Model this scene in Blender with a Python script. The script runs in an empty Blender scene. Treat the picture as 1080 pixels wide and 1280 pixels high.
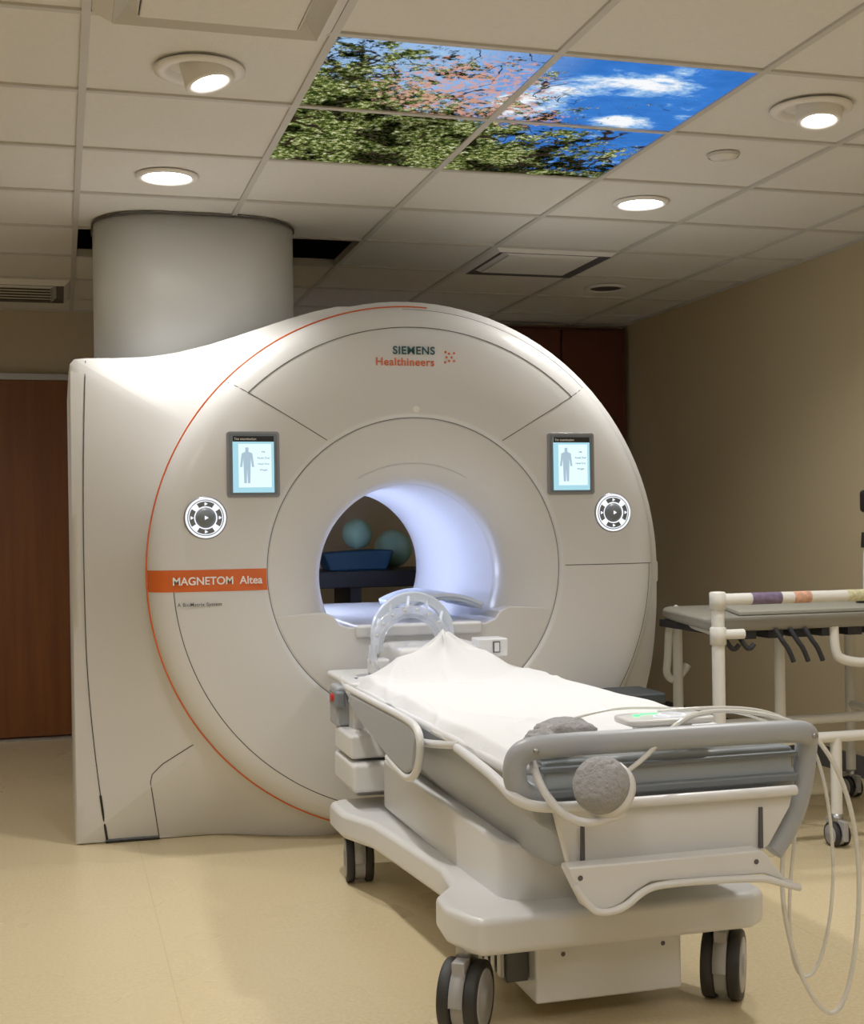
import bpy, bmesh, math, random
from mathutils import Vector, Matrix
from mathutils import noise as nz
random.seed(3)
C=bpy.context; D=bpy.data
sc=C.scene
sc.view_settings.view_transform='Standard'
sc.view_settings.look='None'
sc.view_settings.exposure=0.42
sc.view_settings.gamma=1.17

# ---------------------------------------------------------------- materials
def s2l(c):
    return tuple(((v/12.92) if v<=0.04045 else ((v+0.055)/1.055)**2.4) for v in c)
def mat(name,rgb,rough=0.5,metal=0.0,bump=0.0,bscale=200,var=0.0,vscale=3,trans=0.0,alpha=1.0,coat=0.0,emit=None,es=0.0,srgb=True):
    m=D.materials.new(name); m.use_nodes=True
    nt=m.node_tree; b=nt.nodes['Principled BSDF']
    col=s2l(rgb) if srgb else rgb
    b.inputs['Base Color'].default_value=(*col,1)
    b.inputs['Roughness'].default_value=rough
    b.inputs['Metallic'].default_value=metal
    b.inputs['Transmission Weight'].default_value=trans
    b.inputs['Alpha'].default_value=alpha
    b.inputs['Coat Weight'].default_value=coat
    b.inputs['Coat Roughness'].default_value=0.15
    if emit:
        b.inputs['Emission Color'].default_value=(*s2l(emit),1)
        b.inputs['Emission Strength'].default_value=es
    tc=nt.nodes.new('ShaderNodeTexCoord')
    if bump>0:
        n=nt.nodes.new('ShaderNodeTexNoise'); n.inputs['Scale'].default_value=bscale; n.inputs['Detail'].default_value=4
        nt.links.new(tc.outputs['Object'],n.inputs['Vector'])
        bp=nt.nodes.new('ShaderNodeBump'); bp.inputs['Strength'].default_value=bump; bp.inputs['Distance'].default_value=0.01
        nt.links.new(n.outputs['Fac'],bp.inputs['Height']); nt.links.new(bp.outputs['Normal'],b.inputs['Normal'])
    n=nt.nodes.new('ShaderNodeTexNoise'); n.inputs['Scale'].default_value=vscale; n.inputs['Detail'].default_value=5
    nt.links.new(tc.outputs['Object'],n.inputs['Vector'])
    mx=nt.nodes.new('ShaderNodeMix'); mx.data_type='RGBA'
    v=max(var,0.015)
    mx.inputs[6].default_value=(*[c*(1-v) for c in col],1); mx.inputs[7].default_value=(*[min(1,c*(1+v)) for c in col],1)
    nt.links.new(n.outputs['Fac'],mx.inputs[0]); nt.links.new(mx.outputs[2],b.inputs['Base Color'])
    return m
def emis(name,rgb,st):
    m=D.materials.new(name); m.use_nodes=True; nt=m.node_tree
    nt.nodes.remove(nt.nodes['Principled BSDF'])
    e=nt.nodes.new('ShaderNodeEmission'); e.inputs['Color'].default_value=(*s2l(rgb),1); e.inputs['Strength'].default_value=st
    nt.links.new(e.outputs[0],nt.nodes['Material Output'].inputs[0]); return m

M_white=mat('scanner_white',(0.85,0.85,0.85),0.30,coat=0.3)
M_side=mat('scanner_side_white',(0.84,0.84,0.84),0.36,coat=0.2)
M_seam=mat('seam_dark',(0.25,0.25,0.26),0.6)
M_black=mat('black_plastic',(0.05,0.05,0.06),0.4)
M_orange=mat('orange_trim',(0.85,0.37,0.13),0.4)
M_textw=mat('text_white',(0.95,0.95,0.92),0.5)
M_textteal=mat('text_teal',(0.03,0.30,0.32),0.5)
M_bore=mat('bore_liner',(0.88,0.89,0.92),0.45)
M_led=emis('bore_led',(0.82,0.86,1.0),30)
M_wall=mat('wall_paint',(0.75,0.69,0.56),0.75,bump=0.12,bscale=350,var=0.03,vscale=2)
M_wallb=mat('wall_paint_back',(0.74,0.69,0.60),0.75,bump=0.12,bscale=350)
M_tile=mat('ceiling_tile',(0.86,0.85,0.83),0.85,bump=0.25,bscale=260,var=0.05,vscale=60)
M_grid=mat('ceiling_grid_white',(0.88,0.87,0.86),0.5)
M_tbar=mat('ceiling_tbar',(0.75,0.74,0.72),0.5)
M_plenum=mat('plenum_dark',(0.10,0.09,0.08),0.9)
M_wood=mat('cherry_wood',(0.36,0.17,0.08),0.45)
M_wood2=mat('dark_cherry',(0.33,0.15,0.08),0.5,var=.1,vscale=6)
M_metal=mat('brushed_metal',(0.62,0.62,0.62),0.35,metal=0.9)
M_bezel=mat('bezel_grey',(0.55,0.56,0.58),0.3,metal=0.4)
M_duct=mat('duct_cover',(0.81,0.82,0.82),0.42)
M_tw=mat('table_white',(0.84,0.845,0.85),0.35,coat=0.2)
M_tgrey=mat('table_grey',(0.60,0.62,0.645),0.4)
M_tgrey2=mat('table_dark_grey',(0.42,0.45,0.48),0.4)
M_tglass=mat('table_tinted_bin',(0.60,0.64,0.67),0.15,coat=0.5)
M_sheet=mat('sheet_cloth',(0.86,0.87,0.88),0.85,bump=0.15,bscale=40)
M_rubber=mat('rubber',(0.13,0.13,0.14),0.6)
M_hub=mat('wheel_hub',(0.62,0.62,0.63),0.35)
M_clear=mat('clear_plastic',(0.90,0.93,0.98),0.10,trans=0.3,alpha=0.45,coat=0.5)
M_coil=mat('coil_frosted',(0.86,0.91,0.98),0.35,coat=0.2)
M_tube=mat('vinyl_tube',(0.92,0.92,0.90),0.15,trans=0.2,alpha=0.85)
M_fabric=mat('grey_fabric',(0.58,0.58,0.59),0.8,bump=0.9,bscale=90,var=0.25,vscale=50)
M_pvc=mat('pvc_pipe',(0.86,0.86,0.84),0.3)
M_mattress=mat('mattress_vinyl',(0.52,0.51,0.47),0.5,bump=0.1,bscale=30)
M_strap=mat('strap_navy',(0.10,0.11,0.15),0.7)
M_red=mat('red_button',(0.75,0.12,0.10),0.4)
M_chair=mat('blue_vinyl',(0.08,0.28,0.42),0.5)
M_ball=mat('ball_mint',(0.60,0.80,0.74),0.3,coat=0.3)
M_desk=mat('dark_counter',(0.10,0.11,0.13),0.5)
M_case=mat('case_dark_teal',(0.17,0.20,0.22),0.5)
M_lamp=emis('lamp_glow',(1.0,0.98,0.94),14)
M_fillglow=emis('fill_panel_glow',(1.0,0.97,0.93),7.4)
M_sock=mat('dark_grey_plastic',(0.28,0.28,0.30),0.5)

# wood grain
nt=M_wood.node_tree; b=nt.nodes['Principled BSDF']
w=nt.nodes.new('ShaderNodeTexNoise'); w.inputs['Scale'].default_value=6; w.inputs['Detail'].default_value=6
tc=nt.nodes.new('ShaderNodeTexCoord'); mp=nt.nodes.new('ShaderNodeMapping'); mp.inputs['Scale'].default_value=(4,4,0.2)
nt.links.new(tc.outputs['Object'],mp.inputs[0]); nt.links.new(mp.outputs[0],w.inputs['Vector'])
cr=nt.nodes.new('ShaderNodeValToRGB'); cr.color_ramp.elements[0].color=(*s2l((0.43,0.22,0.07)),1); cr.color_ramp.elements[1].color=(*s2l((0.49,0.27,0.09)),1)
cr.color_ramp.elements[0].position=.35; cr.color_ramp.elements[1].position=.65
nt.links.new(w.outputs['Fac'],cr.inputs[0]); nt.links.new(cr.outputs[0],b.inputs['Base Color'])

# floor
M_floor=D.materials.new('linoleum'); M_floor.use_nodes=True
nt=M_floor.node_tree; b=nt.nodes['Principled BSDF']; b.inputs['Roughness'].default_value=0.30
b.inputs['Specular IOR Level'].default_value=0.5
tc=nt.nodes.new('ShaderNodeTexCoord')
n1=nt.nodes.new('ShaderNodeTexNoise'); n1.inputs['Scale'].default_value=90; n1.inputs['Detail'].default_value=6
n2=nt.nodes.new('ShaderNodeTexNoise'); n2.inputs['Scale'].default_value=1.2; n2.inputs['Detail'].default_value=3
nt.links.new(tc.outputs['Object'],n1.inputs['Vector']); nt.links.new(tc.outputs['Object'],n2.inputs['Vector'])
cr=nt.nodes.new('ShaderNodeValToRGB'); cr.color_ramp.elements[0].position=0.3; cr.color_ramp.elements[1].position=0.7
cr.color_ramp.elements[0].color=(*s2l((0.79,0.72,0.565)),1); cr.color_ramp.elements[1].color=(*s2l((0.84,0.775,0.625)),1)
nt.links.new(n1.outputs['Fac'],cr.inputs[0])
sp_=nt.nodes.new('ShaderNodeSeparateXYZ'); nt.links.new(tc.outputs['Object'],sp_.inputs[0])
sa=nt.nodes.new('ShaderNodeMath'); sa.operation='ADD'; sa.inputs[1].default_value=-.27; nt.links.new(sp_.outputs[0],sa.inputs[0])
sw=nt.nodes.new('ShaderNodeMath'); sw.operation='WRAP'; sw.inputs[1].default_value=0.9; sw.inputs[2].default_value=-0.9; nt.links.new(sa.outputs[0],sw.inputs[0])
sb=nt.nodes.new('ShaderNodeMath'); sb.operation='ABSOLUTE'; nt.links.new(sw.outputs[0],sb.inputs[0])
sl=nt.nodes.new('ShaderNodeMath'); sl.operation='LESS_THAN'; sl.inputs[1].default_value=0.0015; nt.links.new(sb.outputs[0],sl.inputs[0])
sm=nt.nodes.new('ShaderNodeMix'); sm.data_type='RGBA'; sm.inputs[7].default_value=(*s2l((0.76,0.69,0.54)),1)
nt.links.new(sl.outputs[0],sm.inputs[0]); nt.links.new(cr.outputs[0],sm.inputs[6]); nt.links.new(sm.outputs[2],b.inputs['Base Color'])
mr=nt.nodes.new('ShaderNodeMapRange'); mr.inputs[3].default_value=0.22; mr.inputs[4].default_value=0.34
nt.links.new(n2.outputs['Fac'],mr.inputs[0]); nt.links.new(mr.outputs[0],b.inputs['Roughness'])

# ---------------------------------------------------------------- helpers
def link(o,parent=None):
    C.collection.objects.link(o)
    if parent: o.parent=parent
    return o
def empty(name):
    e=D.objects.new(name,None); e.empty_display_size=0.1; C.collection.objects.link(e); return e
def meshobj(name,verts,faces,m,parent=None,smooth=False):
    me=D.meshes.new(name); me.from_pydata([tuple(v) for v in verts],[],faces); me.update()
    bm=bmesh.new(); bm.from_mesh(me); bmesh.ops.recalc_face_normals(bm,faces=bm.faces); bm.to_mesh(me); bm.free()
    if isinstance(m,(list,tuple)):
        for k in m: me.materials.append(k)
    else: me.materials.append(m)
    if smooth:
        for p in me.polygons: p.use_smooth=True
    return link(D.objects.new(name,me),parent)
def bevel(o,w,seg=3):
    md=o.modifiers.new('bevel','BEVEL'); md.width=w; md.segments=seg; md.limit_method='ANGLE'; md.angle_limit=math.radians(35)
    for p in o.data.polygons: p.use_smooth=True
    md.harden_normals=True
    return o
def box(name,x0,x1,y0,y1,z0,z1,m,parent=None,bev=0.0,seg=3):
    v=[(x,y,z) for x in (x0,x1) for y in (y0,y1) for z in (z0,z1)]
    f=[(0,1,3,2),(4,6,7,5),(0,4,5,1),(2,3,7,6),(0,2,6,4),(1,5,7,3)]
    o=meshobj(name,v,f,m,parent)
    if bev>0: bevel(o,bev,seg)
    return o
def prism(name,pts,axis,a0,a1,m,parent=None,bev=0.0,seg=3):
    def mk(p,a):
        return {'y':(p[0],a,p[1]),'z':(p[0],p[1],a),'x':(a,p[0],p[1])}[axis]
    n=len(pts); v=[mk(p,a0) for p in pts]+[mk(p,a1) for p in pts]
    f=[tuple(range(n)),tuple(range(2*n-1,n-1,-1))]+[(i,(i+1)%n,n+(i+1)%n,n+i) for i in range(n)]
    o=meshobj(name,v,f,m,parent)
    if bev>0: bevel(o,bev,seg)
    return o
def tube(name,pts,r,m,parent=None,smooth=True,cyclic=False,res=6):
    cu=D.curves.new(name,'CURVE'); cu.dimensions='3D'; cu.bevel_depth=r; cu.bevel_resolution=res; cu.use_fill_caps=True
    if smooth:
        sp=cu.splines.new('NURBS'); sp.points.add(len(pts)-1); sp.order_u=3 if len(pts)>2 else 2; sp.use_endpoint_u=not cyclic; sp.resolution_u=10
    else:
        sp=cu.splines.new('POLY'); sp.points.add(len(pts)-1)
    for i,p in enumerate(pts): sp.points[i].co=(*p,1)
    sp.use_cyclic_u=cyclic
    cu.materials.append(m)
    return link(D.objects.new(name,cu),parent)
def lathe(name,prof,center,axis,m,parent=None,n=96,a0=0,a1=2*math.pi,smooth=True):
    full=abs(a1-a0-2*math.pi)<1e-6
    k=n if full else n+1
    v=[];f=[]
    for i in range(k):
        a=a0+(a1-a0)*i/n
        for r,h in prof:
            c,s=r*math.cos(a),r*math.sin(a)
            p={'y':(c,h,s),'z':(c,s,h),'x':(h,c,s)}[axis]
            v.append((p[0]+center[0],p[1]+center[1],p[2]+center[2]))
    L=len(prof)
    for i in range(n):
        i2=(i+1)%k
        for j in range(L-1):
            f.append((i*L+j,i*L+j+1,i2*L+j+1,i2*L+j))
    o=meshobj(name,v,f,m,parent,smooth)
    bm=bmesh.new(); bm.from_mesh(o.data); bmesh.ops.remove_doubles(bm,verts=bm.verts,dist=1e-5); bmesh.ops.recalc_face_normals(bm,faces=bm.faces); bm.to_mesh(o.data); bm.free()
    return o
def text(name,s,x,y,z,size,m,parent=None,off=0.0,sx=1.0,sp=1.0):
    cu=D.curves.new(name,'FONT'); cu.body=s; cu.size=size; cu.align_x='CENTER'; cu.align_y='CENTER'; cu.extrude=0.0005; cu.offset=off; cu.space_character=sp
    cu.materials.append(m)
    o=D.objects.new(name,cu); o.location=(x,y,z); o.rotation_euler=(math.pi/2,0,0); o.scale=(sx,1,1)
    return link(o,parent)
def rrect(x0,x1,y0,y1,r,n=8):
    pts=[]
    for cx,cy,a in ((x1-r,y0+r,-90),(x1-r,y1-r,0),(x0+r,y1-r,90),(x0+r,y0+r,180)):
        for i in range(n+1):
            t=math.radians(a+90*i/n); pts.append((cx+r*math.cos(t),cy+r*math.sin(t)))
    return pts

# ---------------------------------------------------------------- room
XL,XR,YF,YB,H=-2.4,3.55,-1.6,7.95,2.47
box('floor',XL-.1,XR+.1,YF-.1,YB+.1,-0.1,0,M_floor)
box('wall_back',XL-.1,XR+.1,YB,YB+.1,0,3.0,M_wallb)
box('wall_right',XR,XR+.1,YF,YB,0,3.0,M_wall)
box('wall_left',XL-.1,XL,YF,YB,0,3.0,M_wall)
box('wall_front',XL-.1,XR+.1,YF-.1,YF,0,3.0,M_wallb)
box('baseboard_back',XL,XR,YB-.012,YB,0,0.10,M_sock)
box('baseboard_right',XR-.012,XR,YF,YB-.012,0,0.10,M_sock)
TX,T=0.62,0.6
GX0,GY0=.700,3.34
gx=[GX0+TX*k for k in range(-6,6)]; gy=[GY0+T*k for k in range(-9,9)]
omit={(0,4),(-1,4)}
sky={(0,0),(1,0),(0,1),(1,1)}
def cell(i,j): return GX0+TX*i,GX0+TX*(i+1),GY0+T*j,GY0+T*(j+1)
lampt=[(GX0-TX/2,3.68,1),(GX0+2.5*TX,3.60,1),(GX0-TX/2,4.84,0),(GX0+2.5*TX,4.84,0)]
v=[];f=[];mi=[]
def addbox(x0,x1,y0,y1,z0,z1,k):
    b0=len(v)
    v.extend([(x,y,z) for x in (x0,x1) for y in (y0,y1) for z in (z0,z1)])
    for q in [(0,1,3,2),(4,6,7,5),(0,4,5,1),(2,3,7,6),(0,2,6,4),(1,5,7,3)]:
        f.append(tuple(b0+i for i in q)); mi.append(k)
for i in range(-6,6):
    for j in range(-9,9):
        if (i,j) in omit or (i,j) in sky: continue
        a,b_,c,d_=cell(i,j)
        x0,x1=max(a,XL),min(b_,XR); y0,y1=max(c,YF),min(d_,YB)
        if x1-x0<.01 or y1-y0<.01: continue
        addbox(x0,x1,y0,y1,H+.003,H+.022,0)
for x in gx:
    if XL<x<XR: addbox(x-.011,x+.011,YF,YB,H-.005,H+.03,1)
for y in gy:
    if YF<y<YB: addbox(XL,XR,y-.011,y+.011,H-.0045,H+.03,1)
addbox(XL,XR,YF,YB,2.98,3.0,2)
ce=meshobj('ceiling',v,f,[M_tile,M_tbar,M_plenum])
for p,k in zip(ce.data.polygons,mi): p.material_index=k
box('trim_1',XR-.022,XR,YF,YB,H-.006,H+.02,M_tbar)
box('trim_2',XL,XR,YB-.022,YB,H-.006,H+.02,M_tbar)
d=empty('door_1')
box('leaf',-1.05,0.25,YB-.04,YB-.005,0.015,2.06,M_wood,d,.004)
box('head_frame',-1.12,0.32,YB-.05,YB,2.06,2.10,M_metal,d,.004)
box('jamb_left',-1.12,-1.05,YB-.05,YB,0,2.06,M_metal,d)
box('jamb_right',0.25,0.32,YB-.05,YB,0,2.06,M_metal,d)
box('sill',-1.12,0.32,YB-.09,YB-.04,0,0.012,M_metal,d)
box('handle',-0.92,-0.80,YB-.09,YB-.04,1.0,1.02,M_metal,d,.004)
d=empty('wood_cabinet')
box('carcass',2.62,3.52,YB-.10,YB-.03,0.0,H-.03,M_wood2,d,.004)
box('door_leaf_1',2.64,3.07,YB-.122,YB-.102,0.1,H-.05,M_wood2,d,.004)
box('door_leaf_2',3.08,3.51,YB-.122,YB-.102,0.1,H-.05,M_wood2,d,.004)
tube('pull_1',[(3.04,YB-.145,1.0),(3.04,YB-.145,1.15)],.006,M_metal,d,False)
tube('pull_2',[(3.11,YB-.145,1.0),(3.11,YB-.145,1.15)],.006,M_metal,d,False)

# ---------------------------------------------------------------- sky panels
M_sky=D.materials.new('backlit_sky_print'); M_sky.use_nodes=True
nt=M_sky.node_tree; nt.nodes.remove(nt.nodes['Principled BSDF'])
N=nt.nodes.new; L=nt.links.new
geo=N('ShaderNodeNewGeometry'); sep=N('ShaderNodeSeparateXYZ'); L(geo.outputs['Position'],sep.inputs[0])
def noise(scale,detail,rough=.6,dist=0.0,off=(0,0,0),sc3=(1,1,1)):
    mp=N('ShaderNodeMapping'); mp.inputs['Location'].default_value=off; mp.inputs['Scale'].default_value=sc3
    L(geo.outputs['Position'],mp.inputs[0])
    n=N('ShaderNodeTexNoise'); n.inputs['Scale'].default_value=scale; n.inputs['Detail'].default_value=detail; n.inputs['Roughness'].default_value=rough; n.inputs['Distortion'].default_value=dist
    L(mp.outputs[0],n.inputs['Vector']); return n.outputs['Fac']
def math_(op,a,b=None,c=None):
    m=N('ShaderNodeMath'); m.operation=op
    for i,q in enumerate((a,b,c)):
        if q is None: continue
        if isinstance(q,(int,float)): m.inputs[i].default_value=q
        else: L(q,m.inputs[i])
    return m.outputs[0]
def ramp(fac,els):
    r=N('ShaderNodeValToRGB'); e=r.color_ramp.elements
    while len(e)<len(els): e.new(0.5)
    for i,(p,c) in enumerate(els): e[i].position=p; e[i].color=(*s2l(c),1)
    L(fac,r.inputs[0]); return r.outputs[0]
def mixc(fac,a,b):
    m=N('ShaderNodeMix'); m.data_type='RGBA'; L(fac,m.inputs[0])
    L(a,m.inputs[6]); L(b,m.inputs[7]); return m.outputs[2]
X=sep.outputs[0]; Y=sep.outputs[1]
def blob(cx,cy,sx,sy,amp):
    ax=math_('POWER',math_('ABSOLUTE',math_('DIVIDE',math_('SUBTRACT',X,cx),sx)),2.0)
    ay=math_('POWER',math_('ABSOLUTE',math_('DIVIDE',math_('SUBTRACT',Y,cy),sy)),2.0)
    return math_('MULTIPLY',math_('SUBTRACT',1.0,math_('MINIMUM',math_('ADD',ax,ay),1.0)),amp)
cl=noise(4.5,10,.70,.2,(3.1,1.7,0),(1,1.5,1))
clf=math_('ADD',math_('SUBTRACT',cl,.10),math_('ADD',blob(1.64,3.55,.26,.12,.26),math_('ADD',blob(1.74,3.88,.15,.09,.26),blob(1.38,3.76,.16,.20,.20))))
skyc=ramp(clf,[(0.0,(0.09,0.28,0.58)),(0.46,(0.18,0.43,0.78)),(0.55,(0.50,0.68,0.88)),(0.64,(0.95,0.96,0.97))])
pale=ramp(math_('SUBTRACT',1.45,X),[(0.0,(0,0,0)),(0.40,(.8,.8,.8))])
pc=N('ShaderNodeRGB'); pc.outputs[0].default_value=(*s2l((0.66,0.80,0.92)),1)
skyc=mixc(pale,skyc,pc.outputs[0])
fld=math_('ADD',math_('MULTIPLY',math_('SUBTRACT',1.58,X),0.62),math_('MULTIPLY',math_('SUBTRACT',Y,3.94),0.85))
big=noise(3.5,4,.6,.5,(0,5,0)); fine=noise(15,9,.80,.3,(2,0,0)); leaf=noise(56,7,.8)
f1=math_('ADD',fld,math_('MULTIPLY',math_('SUBTRACT',big,.5),1.1))
f2=math_('ADD',f1,math_('MULTIPLY',math_('SUBTRACT',fine,.5),2.2))
mask=ramp(f2,[(0.0,(0,0,0)),(0.02,(0,0,0)),(0.10,(1,1,1))])
leafc=ramp(leaf,[(0.36,(0.04,0.07,0.03)),(0.46,(0.15,0.20,0.08)),(0.53,(0.38,0.43,0.18)),(0.58,(0.68,0.69,0.42)),(0.64,(0.90,0.92,0.86))])
darkn=noise(7,4,.6,.6,(7,7,0))
drk=ramp(darkn,[(0.42,(0.25,0.25,0.25)),(0.55,(1,1,1))])
mm=N('ShaderNodeMix'); mm.data_type='RGBA'; mm.blend_type='MULTIPLY'; mm.inputs[0].default_value=1; L(leafc,mm.inputs[6]); L(drk,mm.inputs[7])
col=mixc(mask,skyc,mm.outputs[2])
br=noise(4.5,3,.5,1.2,(1,9,0)); brm=ramp(math_('ABSOLUTE',math_('SUBTRACT',br,.5)),[(0.0,(1,1,1)),(0.007,(1,1,1)),(0.014,(0,0,0))])
brg=ramp(math_('ADD',f1,.25),[(0.0,(0,0,0)),(0.15,(1,1,1))])
bc=N('ShaderNodeRGB'); bc.outputs[0].default_value=(*s2l((0.14,0.11,0.08)),1)
mb=N('ShaderNodeMath'); mb.operation='MULTIPLY'; L(brm,mb.inputs[0]); L(brg,mb.inputs[1])
col=mixc(mb.outputs[0],col,bc.outputs[0])
bl=noise(40,5,.7,0,(9,3,0)); zone=math_('ADD',blob(1.16,3.68,.34,.34,1.0),blob(1.42,3.90,.2,.15,.6))
bm_=ramp(math_('MULTIPLY',zone,math_('MULTIPLY',math_('SUBTRACT',bl,.46),7)),[(0.22,(0,0,0)),(0.45,(.9,.9,.9))])
pk=N('ShaderNodeRGB'); pk.outputs[0].default_value=(*s2l((0.80,0.58,0.50)),1)
col=mixc(bm_,col,pk.outputs[0])
em=N('ShaderNodeEmission'); em.inputs['Strength'].default_value=0.78; L(col,em.inputs['Color'])
L(em.outputs[0],nt.nodes['Material Output'].inputs[0])
for (i,j) in sorted(sky):
    a,b_,c,d_=cell(i,j)
    e=empty('backlit_sky_panel')
    box('print',a+.011,b_-.011,c+.011,d_-.011,H+.000,H+.012,M_sky,e)
    box('housing',a+.012,b_-.012,c+.012,d_-.012,H+.0125,H+.05,M_grid,e)

# ---------------------------------------------------------------- ceiling lights
def spot(name,loc,tgt,power,ang,par,size=.05,col=(1,.955,.89),blend=.8):
    l=D.lights.new(name,'SPOT'); l.energy=power; l.spot_size=math.radians(ang); l.spot_blend=blend; l.shadow_soft_size=size; l.color=col
    o=D.objects.new(name,l); o.location=loc
    dv=Vector(tgt)-Vector(loc); o.rotation_euler=dv.to_track_quat('-Z','Y').to_euler(); link(o,par); return o
for (x,y,g) in lampt:
    e=empty('gimbal_downlight' if g else 'recessed_downlight')
    if g:
        lathe('trim_ring',[(.095,H-.001),(.125,H-.006),(.125,H-.012),(.105,H-.018),(.088,H-.012),(.08,H+.02)],(x,y,0),'z',M_grid,e,48)
        b=lathe('barrel',[(.0,.06),(.060,.06),(.068,.03),(.069,-.040),(.064,-.046),(.050,-.040),(.047,-.032)],(0,0,0),'z',M_grid,e,48)
        g2=lathe('lens',[(0,-.034),(.046,-.034)],(0,0,0),'z',M_lamp,e,48)
        R=Matrix.Translation((x+.015,y-.02,H-.010))@Matrix.Rotation(math.radians(-6),4,'X')@Matrix.Rotation(math.radians(-14 if x<1 else 4),4,'Y')
        b.matrix_local=R; g2.matrix_local=R
        spot('beam',(x+.01,y-.03,H-.08),(x+.15,y-.5,0),55,125,e)
    else:
        lathe('trim_ring',[(.082,H+.01),(.088,H-.010),(.10,H-.012),(.112,H-.006),(.113,H-.0005)],(x,y,0),'z',M_grid,e,48)
        lathe('lens',[(0,H-.005),(.084,H-.005)],(x,y,0),'z',M_lamp,e,48)
        spot('beam',(x,y,H-.03),(x,y-.15,0),34,112 if x<1 else 150,e)
for (i,j) in ((-1,-4),(2,-4),(-3,-2),(1,-6),(-2,-6),(4,-5)):  # glowing fill panels added out of view to brighten the room
    a,b_,c,d_=cell(i,j)
    e=empty('added_fill_panel')
    box('diffuser',a+.03,b_-.03,c+.03,d_-.03,H-.008,H-.002,M_fillglow,e)
    for k,(a0,a1,b0,b1) in enumerate(((a+.012,a+.03,c+.012,d_-.012),(b_-.03,b_-.012,c+.012,d_-.012),(a+.03,b_-.03,c+.012,c+.03),(a+.03,b_-.03,d_-.03,d_-.012))):
        box('frame_%d'%k,a0,a1,b0,b1,H-.012,H-.001,M_grid,e)
for (x,y,p) in ((-.855,6.04,26),(2.87,6.64,8)):
    e=empty('recessed_downlight')
    lathe('trim_ring',[(.082,H+.01),(.088,H-.010),(.10,H-.012),(.112,H-.006),(.113,H-.0005)],(x,y,0),'z',M_grid,e,48)
    lathe('lens',[(0,H-.005),(.084,H-.005)],(x,y,0),'z',M_lamp if x<0 else M_sock,e,48)
    if x<0: spot('beam',(x,y,H-.03),(x,y,0),p,150,e)
def diffuser(i,j,name='air_diffuser',slots=False,deep=.030,dark=False):
    a,b_,c,d_=cell(i,j); e=empty(name)
    def frame(i_,o,z0,z1,m,nm):
        pts=[(a+o,c+o,z0),(b_-o,c+o,z0),(b_-o,d_-o,z0),(a+o,d_-o,z0),(a+i_,c+i_,z1),(b_-i_,c+i_,z1),(b_-i_,d_-i_,z1),(a+i_,d_-i_,z1)]
        ob=meshobj(nm,pts,[(0,1,5,4),(1,2,6,5),(2,3,7,6),(3,0,4,7)],m,e)
        md=ob.modifiers.new('s','SOLIDIFY'); md.thickness=.003
    frame(.013+deep,.013,H-.004,H-deep,M_grid,'outer_frame')
    frame(.05+deep,.013+deep,H-deep,H-.006,M_sock if (slots or dark) else M_tbar,'step')
    frame(.07+deep,.05+deep,H-.008,H-deep,M_grid,'inner_frame')
    box('plaque',a+.075+deep,b_-.075-deep,c+.075+deep,d_-.075-deep,H-deep-.004,H-deep+.006,M_tile,e,.003)
    if slots:
        for k in range(5): box('slot_%d'%k,a+.11,b_-.11,c+.11+.083*k,c+.14+.083*k,H-deep-.007,H-deep-.0045,M_plenum,e)
diffuser(-1,-1,deep=.045); diffuser(2,4,dark=True,deep=.02); diffuser(-2,6,slots=True)
e=empty('ceiling_speaker'); lathe('cover',[(0,H-.012),(.045,H-.012),(.052,H-.001)],(2.24,4.14,0),'z',M_tile,e,32); lathe('rim',[(.052,H-.010),(.058,H-.001)],(2.24,4.14,0),'z',M_tbar,e,32)
e=empty('plenum_duct'); lathe('pipe',[(.0,5.80),(.11,5.80),(.11,6.3),(0,6.3)],(1.0,0,2.72),'y',M_metal,e,32); box('hanger',.99,1.01,6.0,6.04,2.8,2.98,M_metal,e)

# ---------------------------------------------------------------- exhaust duct cover
e=empty('exhaust_duct_cover')
prism('shroud',rrect(.15,.98,5.38,6.05,.26,14),'z',1.80,H-.001,M_duct,e)
for p in e.children[0].data.polygons: p.use_smooth=len(p.vertices)==4
prism('ceiling_collar',rrect(.142,.988,5.372,6.058,.265,14),'z',H-.012,H-.0055,M_sock,e)

# ---------------------------------------------------------------- MRI scanner
S=empty('mri_scanner')
CX,CZ=1.318,1.03
prof=[(.357,5.06),(.358,5.03),(.362,5.005),(.37,4.985),(.385,4.966),(.41,4.948),(.45,4.928),(.50,4.908),(.54,4.896),(.570,4.8885),(.5765,4.888),(.578,4.893),(.580,4.893),(.5815,4.884),(.60,4.880),(.70,4.873),(.80,4.872),(.88,4.877),(.93,4.886),(.960,4.897),(.985,4.914),(1.0,4.932),(1.012,4.955),(1.018,4.975),(1.02,5.0)]
def face_y(r):
    if r<=prof[0][0]: return prof[0][1]
    for (a,b),(c,d_) in zip(prof,prof[1:]):
        if a<=r<=c and c>a: return b+(d_-b)*(r-a)/(c-a)
    return 5.0
def fpt(X,Z,off=0): return (X,face_y(math.hypot(X-CX,Z-CZ))-off,Z)
v=[];f=[];n=192
for i in range(n):
    a=2*math.pi*i/n
    for r,h in prof:
        cz=CZ+(1.0-CZ)*max(0,min(1,(.57-r)/.2))
        v.append((CX+r*math.cos(a),h,cz+r*math.sin(a)))
Lp=len(prof)
for i in range(n):
    j2=(i+1)%n
    for j in range(Lp-1): f.append((i*Lp+j,i*Lp+j+1,j2*Lp+j+1,j2*Lp+j))
meshobj('front_cover',v,f,M_white,S,True)
lathe('bore_tube',[(.357,5.06),(.352,5.12),(.350,5.3),(.350,6.15),(.36,6.25),(.39,6.33),(.45,6.40),(.52,6.45)],(CX,0,1.0),'y',M_bore,S,128)
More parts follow.
